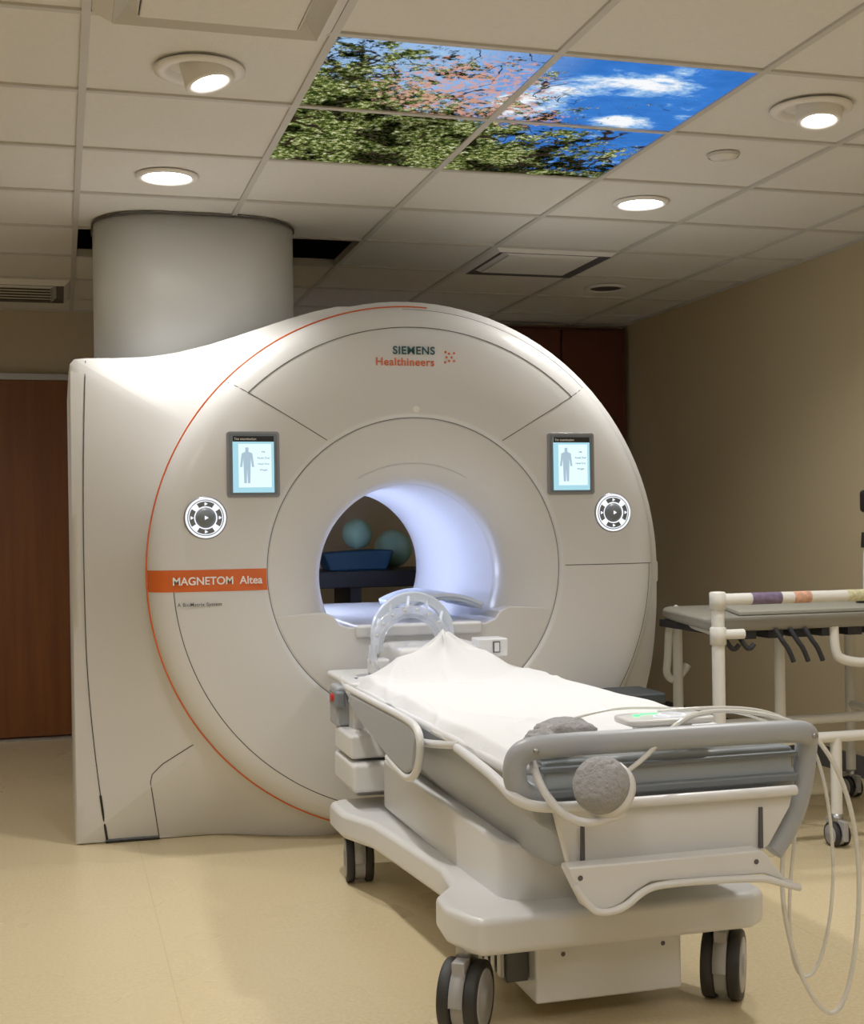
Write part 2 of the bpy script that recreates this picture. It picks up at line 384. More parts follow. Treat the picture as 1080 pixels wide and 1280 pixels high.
poly=[(.04,0.0),(.04,1.80),(.045,1.83),(.06,1.848),(.10,1.853),(.2,1.855),(.32,1.861),(.45,1.877),(.56,1.90),(.66,1.930),(.76,1.965),(.86,2.000),(.96,2.031),(1.05,2.052)]
for k in range(0,33):
    a=math.radians(102-102*k/32); rr=1.046+.028*(k/32)
    poly.append((CX+rr*math.cos(a),CZ+rr*math.sin(a)))
poly+=[(2.390,.85),(2.380,.6),(2.356,.35),(2.33,.15),(2.30,0.0)]
def hit(a):
    dx,dz=math.cos(a),math.sin(a); best=None
    for (x0,z0),(x1,z1) in zip(poly,poly[1:]+poly[:1]):
        ex,ez=x1-x0,z1-z0; den=dx*ez-dz*ex
        if abs(den)<1e-9: continue
        t=((x0-CX)*ez-(z0-CZ)*ex)/den; u=((x0-CX)*dz-(z0-CZ)*dx)/den
        if t>0 and -1e-6<=u<=1+1e-6: best=t if best is None else max(best,t)
    return best
angs=sorted(set([round(2*math.pi*i/240,5) for i in range(240)]+[round(math.atan2(z-CZ,x-CX)%(2*math.pi),5) for x,z in poly]))
def sst(t): t=max(0,min(1,t)); return t*t*(3-2*t)
def body_Yo(R): return 5.045+.15*sst((R-1.075)/.22)
def body_Y(X_,Z_):
    a=math.atan2(Z_-CZ,X_-CX); R=hit(a); r=math.hypot(X_-CX,Z_-CZ); t=(r-1.018)/(R-1.018)
    t=max(0,min(1,t)); return 4.985+(body_Yo(R)-4.985)*(t**.75)
v=[];f=[]
rings=14
for a in angs:
    R=hit(a); Yo=body_Yo(R); c,s=math.cos(a),math.sin(a)
    col_=[]
    for k in range(rings):
        t=k/(rings-1)*.985
        r=1.018+(R-1.018)*t
        z=CZ+r*s
        col_.append((CX+r*c,4.985+(Yo-4.985)*(t**.75),max(z,0.0)))
    for t,dy in ((.996,.006),(1.0,.018)):
        r=1.018+(R-1.018)*t; col_.append((CX+r*c,Yo+dy,max(0,CZ+r*s)))
    col_.append((CX+R*c,6.40,max(0,CZ+R*s)))
    col_.append((CX+(R-.01)*c,6.43,max(0,CZ+(R-.01)*s)))
    col_.append((CX+(R-.05)*c,6.45,max(0,CZ+(R-.05)*s)))
    col_.append((CX+.52*c,6.452,1.0+.52*s))
    v+=col_
LL=len(v)//len(angs)
for i in range(len(angs)):
    i2=(i+1)%len(angs)
    for j in range(LL-1): f.append((i*LL+j,i*LL+j+1,i2*LL+j+1,i2*LL+j))
o=meshobj('body_shell',v,f,M_side,S,True)
try: o.data.set_sharp_from_angle(angle=math.radians(40))
except Exception: pass
pts=[]
for k in range(90):
    a=math.radians(86+ (252-86)*k/89); pts.append((CX+1.015*math.cos(a),4.958,CZ+1.015*math.sin(a)))
tube('orange_rim_line',pts,.0034,M_orange,S,False)
def arc(r,a0,a1,n=50): return [ (CX+r*math.cos(math.radians(a0+(a1-a0)*k/n)),CZ+r*math.sin(math.radians(a0+(a1-a0)*k/n))) for k in range(n+1)]
def seam(name,p2,rad=.0017,m=M_seam,off=0.0):
    return tube(name,[fpt(x,z,off) for x,z in p2],rad,m,S,False,res=2)
def lin(p,q,n=16): return [(p[0]+(q[0]-p[0])*k/n,p[1]+(q[1]-p[1])*k/n) for k in range(n+1)]
seam('seam_ring',arc(.579,0,360,120),.0020)
seam('seam_top_arc',arc(.925,46,134))
seam('seam_rim_top',arc(1.0,45,92),.0012)
seam('seam_radial_left',lin((.609,1.738),(.992,1.508)))
seam('seam_radial_right',lin((2.027,1.738),(1.644,1.508)))
seam('seam_right_horizontal',lin((1.899,1.03),(2.334,1.03)))
seam('seam_left_arc',arc(.925,180,262))
seam('seam_right_arc',arc(.975,0,-75))
def bseam(name,p2,rad=.002,m=M_seam): return tube(name,[(x,body_Y(x,z)-.0005,z) for x,z in p2],rad,m,S,False,res=2)
pp=[]
for k in range(30):
    z=1.84-1.84*k/29; x=.085+.02*((z-1.1)/.8)**2+(.035*max(0,(.75-z)/.75)**1.6)
    pp.append((x,z))
bseam('seam_side_cap',pp,.0022)
bseam('seam_side_gap',[q for q in pp if q[1]<.22],.005,M_black)
bseam('seam_foot_a',lin((.352,.0),(.315,.24),8)+[(.322,.27),(.345,.295)]+lin((.36,.31),(.47,.385),6))
bseam('kick_gap',lin((.15,.008),(.35,.008),8),.009,M_black)
box('rear_feet',.3,2.2,5.2,6.3,0.0,.01,M_black,S)
v=[];f=[];nx=60
for k in range(nx+1):
    for zz in (.965,.985,1.005,1.025,1.045):
        r_out=math.sqrt(1.0155**2-(zz-CZ)**2); r_in=math.sqrt(.583**2-(zz-CZ)**2)
        x=CX-r_out+(r_out-r_in)*k/nx
        v.append(fpt(x,zz,.0022))
for k in range(nx):
    for j in range(4): f.append((k*5+j,k*5+j+1,(k+1)*5+j+1,(k+1)*5+j))
meshobj('orange_band',v,f,M_orange,S,True)
text('label_system','MAGNETOM  Altea',.553,4.866,1.003,.0405,M_textw,S,.0006,.97)
text('label_small','A BioMatrix System',.487,4.868,.918,.019,mat('text_dark',(.2,.2,.22),.5),S,.0001,1,1.05)
text('label_maker','SIEMENS',1.310,4.8665,1.862,.042,M_textteal,S,.0010,1.0,1.08)
text('label_maker_sub','Healthineers',1.275,4.8665,1.818,.042,M_orange,S,.0008,1.0,1.07)
dots=[(0,0),(.02,.0),(.01,.014),(.01,-.014),(-.004,.02),(.03,.016),(.03,-.014),(-.006,-.02)]
for k,(dx,dz) in enumerate(dots):
    lathe('logo_dot_%d'%k,[(0,0),(.0048,0)],(1.440+dx,4.8675,1.84+dz),'y',M_orange,S,16)
lathe('status_icon',[(0,4.8745),(.013,4.8745)],(1.318,0,1.64),'y',M_textw,S,24)
lathe('mouth_mark',[(0,4.925),(.006,4.925)],(1.318,0,1.455),'y',M_textw,S,16)
tube('mouth_crease',[(CX+.435*math.cos(math.radians(t)),face_y(.435)-.0002,1.0+.435*math.sin(math.radians(t))) for t in range(60,122,3)],.0012,M_white,S,False,res=2)
zl=.862
hw=math.sqrt(.575**2-(zl-CZ)**2)
a_s=math.degrees(math.atan2(zl-CZ,-hw))%360; a_e=math.degrees(math.atan2(zl-CZ,hw))%360
pl=[(CX+.575*math.cos(math.radians(a_s+(a_e-a_s)*k/60)),CZ+.575*math.sin(math.radians(a_s+(a_e-a_s)*k/60))) for k in range(61)]
pl+= [(CX+.47,zl+.006),(CX+.37,zl+.012),(CX+.33,zl-.004),(CX+.31,zl-.035),(CX+.27,zl-.05),(CX-.27,zl-.05),(CX-.31,zl-.035),(CX-.33,zl-.004),(CX-.37,zl+.012),(CX-.47,zl+.006)]
prism('dock_fairing',pl,'y',4.8865,5.30,M_white,S,.006)
box('bore_cradle_rail',CX-.25,CX+.25,4.86,6.3,.775,.822,M_tw,S,.012)
for nm,a in (('led_strip_upper',150),('led_strip_lower',190)):
    aa=math.radians(a)
    tube(nm,[(CX+.340*math.cos(aa),5.42,1.0+.340*math.sin(aa)),(CX+.340*math.cos(aa),6.1,1.0+.340*math.sin(aa))],.007,M_led,S,False,res=3)
# corrugated coil mat arched over the cradle on the right side of the bore
v=[];f=[];ncx=30;ncy=200
for j in range(ncy+1):
    y=4.96+.50*j/ncy
    for i in range(ncx+1):
        u=i/ncx; x=CX-.02+.31*u
        z=.842+.082*math.sin(math.pi*(.15+.72*u))**.8+.0045*math.sin(j/ncy*2*math.pi*16)
        v.append((x,y,z))
for j in range(ncy):
    for i in range(ncx):
        a=j*(ncx+1)+i; f.append((a,a+1,a+ncx+2,a+ncx+1))
o=meshobj('coil_mat',v,f,M_coil,S,True)
bm=bmesh.new(); bm.from_mesh(o.data)
bm.faces.ensure_lookup_table()
if bm.faces[0].normal.z<0: bmesh.ops.reverse_faces(bm,faces=bm.faces)
bm.to_mesh(o.data); bm.free()
md=o.modifiers.new('s','SOLIDIFY'); md.thickness=.02; md.offset=-1
# displays
M_scr=emis('screen_cyan',(0.60,0.80,0.86),.85)
M_scrw=emis('screen_white',(0.82,0.92,0.96),.95)
M_scrb=mat('screen_bar',(0.03,0.03,0.05),.3)
M_fig=emis('screen_figure',(0.62,0.72,0.78),.8)
M_figd=emis('screen_text',(0.30,0.42,0.50),.5)
for sx,nm in ((.690,'display_left'),(1.946,'display_right')):
    z=1.430; y=4.869
    prism(nm+'_bezel',rrect(sx-.098,sx+.098,z-.122,z+.122,.012,5),'y',y-.004,y+.02,M_bezel,S,.002)
    prism(nm+'_glass',rrect(sx-.089,sx+.089,z-.113,z+.113,.006,4),'y',y-.0065,y,M_tgrey2,S)
    box(nm+'_screen',sx-.076,sx+.076,y-.0085,y-.005,z-.104,z+.104,M_scr,S)
    box(nm+'_bar',sx-.076,sx+.076,y-.0095,y-.008,z+.083,z+.104,M_scrb,S)
    box(nm+'_image',sx-.055,sx+.066,y-.0095,y-.008,z-.085,z+.075,M_scrw,S)
    fx=sx-.024
    prism(nm+'_figure',[(fx-.006,z+.062),(fx+.006,z+.062),(fx+.006,z+.046),(fx+.02,z+.04),(fx+.026,z-.01),(fx+.018,z-.01),(fx+.014,z+.02),(fx+.011,z-.07),(fx+.002,z-.07),(fx,z-.015),(fx-.002,z-.07),(fx-.011,z-.07),(fx-.014,z+.02),(fx-.018,z-.01),(fx-.026,z-.01),(fx-.02,z+.04),(fx-.006,z+.046)],'y',y-.0105,y-.009,M_fig,S)
    text(nm+'_title','Tim examination',sx-.03,y-.0102,z+.093,.012,M_textw,S)
    for q in range(4): text(nm+'_line%d'%q,('MR','Ready Dual','Head First','Weight')[q],sx+.037,y-.0100,z+.045-.022*q,.010,M_figd,S)
M_ringw=emis('button_white',(0.95,0.97,1.0),.9)
for sx,nm in ((.513,'control_left'),(2.123,'control_right')):
    z=1.235; y=fpt(sx,z)[1]
    lathe(nm+'_bezel',[(.0,y-.006),(.074,y-.006),(.079,y-.002),(.079,y+.02)],(sx,0,z),'y',M_bezel,S,48)
    lathe(nm+'_outer_glow',[(.067,y-.0075),(.074,y-.0075)],(sx,0,z),'y',M_ringw,S,48)
    lathe(nm+'_inner_glow',[(.038,y-.0070),(.063,y-.0070)],(sx,0,z),'y',M_ringw,S,48)
    for q in range(4):
        a0=math.radians(90*q-33); a1=math.radians(90*q+33)
        lathe(nm+'_pad_%d'%q,[(.042,y-.0085),(.060,y-.0085)],(sx,0,z),'y',M_tgrey2,S,12,a0,a1)
        aa=math.radians(90*q)
        lathe(nm+'_icon_%d'%q,[(0,y-.010),(.0075,y-.010)],(sx+.051*math.cos(aa),0,z+.051*math.sin(aa)),'y',M_ringw,S,3)
    lathe(nm+'_knob',[(0,y-.02),(.026,y-.019),(.032,y-.012),(.037,y-.006)],(sx,0,z),'y',M_tgrey2,S,40)
    lathe(nm+'_knob_mark',[(0,y-.0212),(.009,y-.0212)],(sx,0,z),'y',M_ringw,S,3)
prism('top_rear_cover',[(.95,1.98),(1.0,2.055),(1.1,2.075),(1.65,2.075),(1.75,2.03),(1.8,1.95)],'y',5.5,6.3,M_side,S,.02)
box('side_bracket',2.37,2.50,5.25,5.42,.93,1.03,M_tw,S,.015)

# ---------------------------------------------------------------- patient table
P=empty('mri_patient_table')
base=[(.885,2.90),(.91,2.86),(1.60,2.86),(1.65,2.90),(1.66,3.05),(1.62,3.14),(1.57,3.25),(1.56,4.2),(1.66,4.32),(1.66,4.50),(.92,4.50),(.875,4.46),(.875,4.25),(.93,4.05),(.965,3.4),(.94,3.22),(.875,3.12),(.862,3.0)]
def slab(name,pts,zt,zb,m,par,bev):
    n=len(pts); v=[(x,y,zb(y)) for x,y in pts]+[(x,y,zt(y)) for x,y in pts]
    f=[tuple(range(n)),tuple(range(2*n-1,n-1,-1))]+[(i,(i+1)%n,n+(i+1)%n,n+i) for i in range(n)]
    o=meshobj(name,v,f,m,par); bevel(o,bev,4); return o
slab('base_frame',base,lambda y:.298-.045*(y-2.86)/1.6,lambda y:.210-.045*(y-2.86)/1.6,M_tw,P,.020)
def caster(par,nm,x,y,r=.085,w=.028,ang=0,hs=.032):
    R=Matrix.Translation((x,y,0))@Matrix.Rotation(ang,4,'Z')
    objs=[]
    for s in (-1,1):
        c=s*hs
        objs.append(lathe(nm+'_tyre%d'%s,[(r*.78,c-w/2),(r*.97,c-w/2),(r,c-w/2+.005),(r,c+w/2-.005),(r*.97,c+w/2),(r*.78,c+w/2)],(0,0,r),'x',M_rubber,par,40))
        objs.append(lathe(nm+'_hub%d'%s,[(0,c-w/2-.004),(r*.3,c-w/2-.006),(r*.34,c-w/2),(r*.70,c-w/2-.003),(r*.78,c-w/2-.001),(r*.78,c+w/2+.001),(r*.70,c+w/2+.003),(r*.34,c+w/2),(r*.3,c+w/2+.006),(0,c+w/2+.004)],(0,0,r),'x',M_hub,par,40))
    objs.append(box(nm+'_yoke',-hs+w/2+.001,hs-w/2-.001,-.06,.06,r*.6,r*2+.01,M_hub,par,.004))
    objs.append(lathe(nm+'_fender',[(r*.4,-hs+w/2+.001),(r+.004,-hs+w/2+.001),(r+.004,hs-w/2-.001),(r*.4,hs-w/2-.001)],(0,0,r),'x',M_hub,par,30,math.radians(0),math.radians(180)))
    objs.append(lathe(nm+'_core',[(r*.9,-hs+w/2+.002),(r*.9,hs-w/2-.002)],(0,0,r),'x',M_hub,par,30))
    objs.append(lathe(nm+'_stem',[(0,r*2-.01),(.022,r*2-.01),(.022,.235 if r>.06 else r*2+.03),(0,.235 if r>.06 else r*2+.03)],(0,0,0),'z',M_metal,par,20))
    for o in objs: o.matrix_local=R
caster(P,'caster_front_left',.905,2.98,.086,.030,math.radians(-34))
caster(P,'caster_front_right',1.590,3.0,.086,.030,math.radians(-36))
caster(P,'caster_rear_left',.955,4.36,.078,.026,math.radians(-8))
caster(P,'caster_rear_right',1.61,4.36,.078,.026)
box('battery_box',1.07,1.450,2.95,3.5,.055,.212,M_tw,P,.008)
box('battery_connector',1.01,1.068,2.99,3.3,.10,.21,M_sock,P,.005)
for k in range(4): box('connector_fin_%d'%k,1.0,1.01,3.0+.05*k,3.03+.05*k,.11,.19,M_metal,P,.002)
for x in (1.14,1.40): lathe('screw_%d'%int(x*100),[(0,2.9485),(.006,2.9485)],(x,0,.17),'y',M_sock,P,12)
ped=rrect(1.01,1.58,2.98,4.28,.08,8)
slab('pedestal_skirt',ped,lambda y:.43,lambda y:.27,M_tw,P,.012)
slab('pedestal_core',rrect(1.06,1.54,3.05,4.22,.06,6),lambda y:.50,lambda y:.42,M_tgrey,P,.01)
def hull_sec(y,xw,zt,xb,zb):
    c=CX
    return [(c-xw,y,zt),(c-xw,y,zt-.05),(c-xw+.012,y,zt-.09),(c-(xw+xb)/2,y,(zt+zb)/2-.02),(c-xb-.01,y,zb+.02),(c-xb+.02,y,zb),(c+xb-.02,y,zb),(c+xb+.01,y,zb+.02),(c+(xw+xb)/2,y,(zt+zb)/2-.02),(c+xw-.012,y,zt-.09),(c+xw,y,zt-.05),(c+xw,y,zt)]
hs=[hull_sec(*q) for q in ((2.735,.325,.62,.235,.46),(2.78,.335,.63,.245,.425),(2.86,.338,.64,.25,.405),(3.1,.34,.645,.255,.395),(3.6,.34,.645,.255,.40),(4.1,.34,.64,.25,.42),(4.4,.335,.63,.24,.46),(4.52,.325,.625,.22,.52))]
v=[p for s in hs for p in s]; n=len(hs[0]); f=[]
for i in range(len(hs)-1):
    for j in range(n-1): f.append((i*n+j,i*n+j+1,(i+1)*n+j+1,(i+1)*n+j))
    f.append((i*n+n-1,i*n,(i+1)*n,(i+1)*n+n-1))
f.append(tuple(range(n))); f.append(tuple((len(hs)-1)*n+k for k in range(n)))
o=meshobj('tub_body',v,f,M_tgrey,P); bevel(o,.012,3)
prism('top_rim',rrect(CX-.358,CX+.355,2.80,4.70,.06,8),'z',.628,.652,M_tw,P,.010)
prism('top_mattress',rrect(CX-.31,CX+.31,2.85,4.66,.05,8),'z',.65,.664,M_tgrey,P,.006)
prism('head_end_deck',rrect(CX-.375,CX+.33,4.40,4.84,.03,6),'z',.640,.662,M_tw,P,.010)
for k in range(5): box('deck_vent_%d'%k,CX-.33,CX-.27,4.46+.02*k,4.468+.02*k,.6622,.664,M_tgrey2,P)
tube('side_rail_left',[(CX-.36,4.62,.655),(CX-.372,4.5,.645),(CX-.375,4.3,.60),(CX-.37,3.95,.59),(CX-.365,3.7,.585),(CX-.36,3.45,.60),(CX-.35,3.2,.64)],.011,M_tw,P)
prism('side_flap_left',[(4.30,.640),(3.50,.648),(3.46,.62),(3.50,.53),(3.58,.50),(3.75,.51),(4.20,.575),(4.34,.61)],'x',CX-.400,CX-.378,M_tgrey,P,.008)
tube('side_flap_trim',[(CX-.390,4.40,.650),(CX-.392,4.0,.652),(CX-.392,3.60,.657),(CX-.392,3.43,.645),(CX-.392,3.44,.55),(CX-.392,3.54,.487),(CX-.392,3.70,.497),(CX-.392,3.80,.512)],.011,M_tw,P)
box('dock_box_upper',CX-.40,CX-.22,4.30,4.56,.42,.50,M_tw,P,.012)
box('dock_box_lower',CX-.40,CX-.20,4.26,4.58,.315,.41,M_tw,P,.015)
box('dock_column',CX-.36,CX+.34,4.42,4.60,.27,.63,M_tw,P,.015)
box('dock_latch',CX-.405,CX-.34,4.50,4.62,.50,.64,M_tgrey,P,.012)
box('dock_plug_front',CX-.30,CX+.30,4.60,4.885,.35,.63,M_tw,P,.02)
lathe('release_button',[(0,CX-.418),(.014,CX-.418),(.016,CX-.40)],(0,4.53,.60),'x',M_red,P,20)
box('release_housing',CX-.41,CX-.38,4.46,4.60,.570,.625,M_tgrey2,P,.008)
box('head_support',CX-.17,CX+.17,4.52,4.86,.661,.76,M_tw,P,.02)
box('socket',CX+.172,CX+.198,4.50,4.505,.735,.775,M_sock,P)
box('socket_inner',CX+.176,CX+.194,4.498,4.502,.739,.771,M_tw,P)
box('socket_block',CX+.12,CX+.23,4.506,4.6,.72,.785,M_tw,P,.006)
def arch(nm,x,y,ri,ro,th,zc,m,a0=0,a1=180):
    pr=[(ri,y-th/2),(ro,y-th/2),(ro,y+th/2),(ri,y+th/2),(ri,y-th/2)]
    o=lathe(nm,pr,(x,0,zc),'y',m,P,40,math.radians(a0),math.radians(a1),False); bevel(o,.004,2)
arch('head_coil_ring_front',1.215,4.62,.120,.150,.020,.757,M_clear,-10,190)
arch('head_coil_ring_mid',1.218,4.645,.100,.125,.020,.759,M_clear,-10,190)
arch('head_coil_ring_rear',1.275,4.82,.125,.160,.035,.785,M_coil,-10,190)
for a in (5,35,65,95,125,155,180):
    aa=math.radians(a)
    tube('head_coil_bar_%d'%a,[(1.215+.135*math.cos(aa),4.62,.757+.135*math.sin(aa)),(1.275+.143*math.cos(aa),4.82,.785+.143*math.sin(aa))],.007,M_coil if a in (35,95,155) else M_clear,P,False)
for a in range(0,181,20):
    aa=math.radians(a)
    lathe('head_coil_stud_%d'%a,[(0,4.607),(.006,4.607),(.006,4.612)],(1.215+.135*math.cos(aa),0,.757+.135*math.sin(aa)),'y',M_tw,P,12)
tube('coil_front_post',[(1.07,4.60,.77),(1.06,4.60,.72),(1.09,4.60,.68)],.016,M_clear,P)
box('coil_plug',1.06,1.13,4.585,4.66,.662,.72,M_tw,P,.01)
tube('end_handle',[(CX-.31,2.735,.592),(CX-.352,2.735,.600),(CX-.372,2.735,.645),(CX-.362,2.73,.700),(CX-.30,2.708,.712),(CX-.1,2.70,.713),(CX+.15,2.70,.713),(CX+.29,2.70,.711),(CX+.342,2.71,.705),(CX+.358,2.74,.68),(CX+.354,2.75,.59),(CX+.315,2.74,.49),(CX+.26,2.735,.43)],.026,M_tgrey,P)
box('storage_bin',CX-.30,CX+.32,2.735,2.845,.60,.672,M_tglass,P,.012)
box('storage_bin_lip',CX-.31,CX+.325,2.722,2.745,.648,.66,M_tgrey2,P,.004)
box('handle_underbar',CX-.30,CX+.32,2.71,2.735,.592,.612,M_tgrey2,P,.006)
tube('end_white_rim',[(CX-.358,3.20,.632),(CX-.372,2.95,.628),(CX-.385,2.78,.622),(CX-.378,2.705,.600),(CX-.33,2.685,.582),(CX-.2,2.68,.58),(CX+.29,2.68,.580)],.012,M_tw,P)
for xx,zz in ((CX-.335,.705),(CX+.345,.70)):
    lathe('handle_screw_%d'%int(xx*100),[(0,2.682),(.006,2.682),(.006,2.69)],(xx,0,zz),'y',M_metal,P,16)
def plate(nm,pts,y0,tilt,th,m,bev=.006):
    n=len(pts); zr=max(p[1] for p in pts)
    v=[(x,y0+(zr-z)*tilt,z) for x,z in pts]+[(x,y0+th+(zr-z)*tilt,z) for x,z in pts]
    f=[tuple(range(n)),tuple(range(2*n-1,n-1,-1))]+[(i,(i+1)%n,n+(i+1)%n,n+i) for i in range(n)]
    o=meshobj(nm,v,f,m,P); bevel(o,bev,3); return o
plate('foot_apron',[(1.025,.578),(1.610,.578),(1.602,.540),(1.550,.455),(1.52,.435),(1.09,.432),(1.06,.45),(1.035,.54)],2.69,.05,.03,M_tw)
for x0 in (1.085,1.520):
    box('apron_slot_%d'%int(x0*100),x0,x0+.008,2.686,2.70,.452,.545,M_sock,P)
plate('foot_bumper',[(1.035,.462),(1.035,.452),(1.06,.40),(1.075,.37),(1.10,.362),(1.15,.372),(1.19,.398),(1.225,.415),(1.50,.408),(1.535,.392),(1.57,.376),(1.575,.386),(1.55,.395),(1.51,.45),(1.495,.462)],2.635,-.02,.05,M_tw,.005)
for x0 in (1.06,1.48): lathe('bumper_screw_%d'%int(x0*100),[(0,2.633),(.006,2.633)],(x0,0,.438),'y',M_sock,P,14)
tube('bumper_lip',[(1.045,2.632,.425),(1.075,2.622,.375),(1.105,2.618,.362),(1.155,2.618,.37),(1.20,2.622,.402),(1.25,2.624,.412),(1.49,2.624,.405),(1.53,2.62,.390),(1.58,2.62,.375)],.008,M_tw,P)

# ---------------------------------------------------------------- bed sheet
v=[];f=[];NX,NY=130,330
def smin(a,b): return a if a<b else b
for j in range(NY+1):
    y=2.83+(4.50-2.83)*j/NY
    for i in range(NX+1):
        u=-1+2*i/NX
        half=.357 if u<0 else .338
        xx=CX+u*half+.007*nz.noise(Vector((0,y*4,3)))
        z=.673
        z+=.006*nz.noise(Vector((xx*4,y*3,1)))
        q1=abs(nz.noise(Vector((xx*2.4+y*1.2,y*1.6-xx*.8,5.5)))); q2=abs(nz.noise(Vector((xx*3.6-y*1.8,y*2.0+xx*1.5,2.2))))
        z+=.008*math.exp(-q1*16)+.005*math.exp(-q2*20)
        # tented, folded pad at head end: crisp facets radiating from the peak
        px_,py_=1.27,4.385
        dx,dy=xx-px_,y-py_
        r_=math.hypot(dx,dy*1.15); th=math.atan2(dy,dx)
        fold=.5+.5*math.sin(th*5.0+1.2+2.2*nz.noise(Vector((dx*3,dy*3,1))))
        h=max(0,1-r_/.255)
        z+=.145*(h**1.35)*(.80+.28*fold)
        h2_=max(0,1-math.hypot(xx-1.43,(y-4.34))/.20)
        z+=.050*(h2_**1.2)*(.8+.4*abs(nz.noise(Vector((xx*6,y*6,2)))))
        h3_=max(0,1-math.hypot(xx-1.10,(y-4.36))/.16)
        z+=.045*(h3_**1.2)
        e_=abs(u)-.90
        if e_>0: z-= (e_/.10)*.034*(1+.4*nz.noise(Vector((0,y*6,2))))
        v.append((xx,y,z))
for j in range(NY):
    for i in range(NX):
        a=j*(NX+1)+i; f.append((a,a+1,a+NX+2,a+NX+1))
o=meshobj('bed_sheet',v,f,M_sheet,None,True)
md=o.modifiers.new('s','SOLIDIFY'); md.thickness=.002; md.offset=1

# ---------------------------------------------------------------- headset, pads, paddle
e=empty('headphones')
lathe('ear_cup_cover',[(0,-.040),(.035,-.039),(.054,-.030),(.062,-.010),(.061,.010),(.052,.018)],(0,0,0),'y',M_fabric,e,32)
lathe('ear_cup_shell',[(.054,.008),(.064,.014),(.064,.034),(.045,.048),(0,.052)],(0,0,0),'y',M_tw,e,32)
for o in list(e.children): o.matrix_local=Matrix.Translation((1.098,2.60,.640))@Matrix.Rotation(math.radians(-52),4,'Z')@Matrix.Rotation(math.radians(-30),4,'X')
# crumpled disposable cover: displaced blobs
def blobby(nm,c,s,m,par,seed):
    bm=bmesh.new(); bmesh.ops.create_icosphere(bm,subdivisions=4,radius=1)
    for q in bm.verts:
        k=1+.16*nz.noise(q.co*2.2+Vector((seed,0,0)))+.06*nz.noise(q.co*7+Vector((0,seed,0)))
        q.co=Vector((q.co.x*s[0]*k,q.co.y*s[1]*k,q.co.z*s[2]*k))
    me=D.meshes.new(nm); bm.to_mesh(me); bm.free(); me.materials.append(m)
    for p in me.polygons: p.use_smooth=True
    o=D.objects.new(nm,me); o.location=c; return link(o,par)
blobby('ear_pad_b',(1.105,2.83,.716),(.075,.06,.036),M_fabric,e,3)
blobby('ear_pad_c',(1.04,2.80,.708),(.04,.04,.028),M_fabric,e,8)
tube('headband',[(1.14,2.58,.585),(1.08,2.585,.560),(1.02,2.62,.572),(.985,2.70,.64),(1.0,2.78,.70)],.009,M_tw,e)
e=empty('tube_paddle')
prism('paddle',rrect(1.24,1.46,2.76,2.88,.03,6),'z',.730,.746,M_tw,e,.006)
prism('paddle_support',rrect(1.28,1.42,2.80,2.86,.02,6),'z',.69,.730,M_tw,e,.004)
lathe('paddle_ring',[(.026,.7475),(.033,.7475)],(1.37,2.82,0),'z',M_ringw,e,24)
lathe('paddle_ring_b',[(.016,.7475),(.021,.7475)],(1.335,2.80,0),'z',M_ringw,e,24)
M_green=emis('led_green',(.25,1,.45),2.5)
lathe('paddle_led',[(0,.7475),(.010,.7475)],(1.285,2.83,0),'z',M_green,e,12)
box('paddle_led_bar',1.30,1.345,2.845,2.850,.7462,.7475,M_green,e)
e=empty('oxygen_tubing')
tube('tube_1',[(1.14,2.68,.62),(1.22,2.66,.67),(1.33,2.72,.745),(1.45,2.80,.755),(1.6,2.82,.740),(1.72,2.78,.70),(1.80,2.76,.55),(1.83,2.76,.35),(1.80,2.75,.12),(1.74,2.74,.010),(1.66,2.74,.10),(1.61,2.75,.28),(1.62,2.76,.45),(1.68,2.77,.60),(1.70,2.78,.68)],.0055,M_tube,e)
tube('tube_2',[(1.35,2.85,.75),(1.5,2.86,.755),(1.66,2.84,.735),(1.74,2.80,.66),(1.775,2.79,.45),(1.77,2.79,.25),(1.72,2.79,.10),(1.66,2.79,.12),(1.65,2.79,.30),(1.68,2.79,.50),(1.70,2.80,.66)],.0042,M_tube,e)
tube('tube_3',[(1.05,2.80,.735),(1.2,2.86,.765),(1.4,2.90,.75),(1.6,2.88,.735),(1.68,2.86,.69)],.003,M_tube,e)

# ---------------------------------------------------------------- PVC cart on the right
K=empty('pvc_gurney')
x0,x1,y0,y1=2.25,3.28,4.25,4.98
xr_=2.45
def pipe(nm,pts,r=.021,sm=False): return tube(nm,pts,r,M_pvc,K,sm)
pipe('front_top_rail',[(x0,y0,.915),(x1,y0,.915)])
pipe('left_front_leg',[(x0,y0,.915),(x0,y0,.09)],.023)
pipe('right_front_leg',[(x1-.02,y0,.915),(x1-.02,y0,.09)])
pipe('left_rear_leg',[(xr_,y1,.82),(xr_,y1,.09)])
pipe('mid_leg',[(x0+.42,y0+.3,.82),(x0+.42,y0+.3,.40)])
pipe('right_rear_leg',[(x1-.02,y1,.82),(x1-.02,y1,.09)])
pipe('side_rail_left',[(x0+.03,y0,.79),(xr_,y1,.79)],.018)
pipe('side_rail_front',[(x0,y0,.79),(x0+.10,y0,.79)],.018)
pipe('lower_rail_front',[(x0,y0,.40),(x1,y0,.40)],.020)
pipe('lower_rail_mid',[(x0+.1,y0+.4,.40),(x1,y0+.4,.40)],.020)
pipe('lower_rail_side',[(x0,y0,.40),(xr_,y1,.40)],.018)
pipe('lower_rail_side_r',[(x1-.02,y0,.40),(x1-.02,y1,.40)],.018)
pipe('loop_left',[(2.46,4.99,.84),(2.42,4.99,.80),(2.41,4.99,.62),(2.40,4.99,.56),(2.45,4.99,.53),(2.50,4.99,.6)],.016,True)
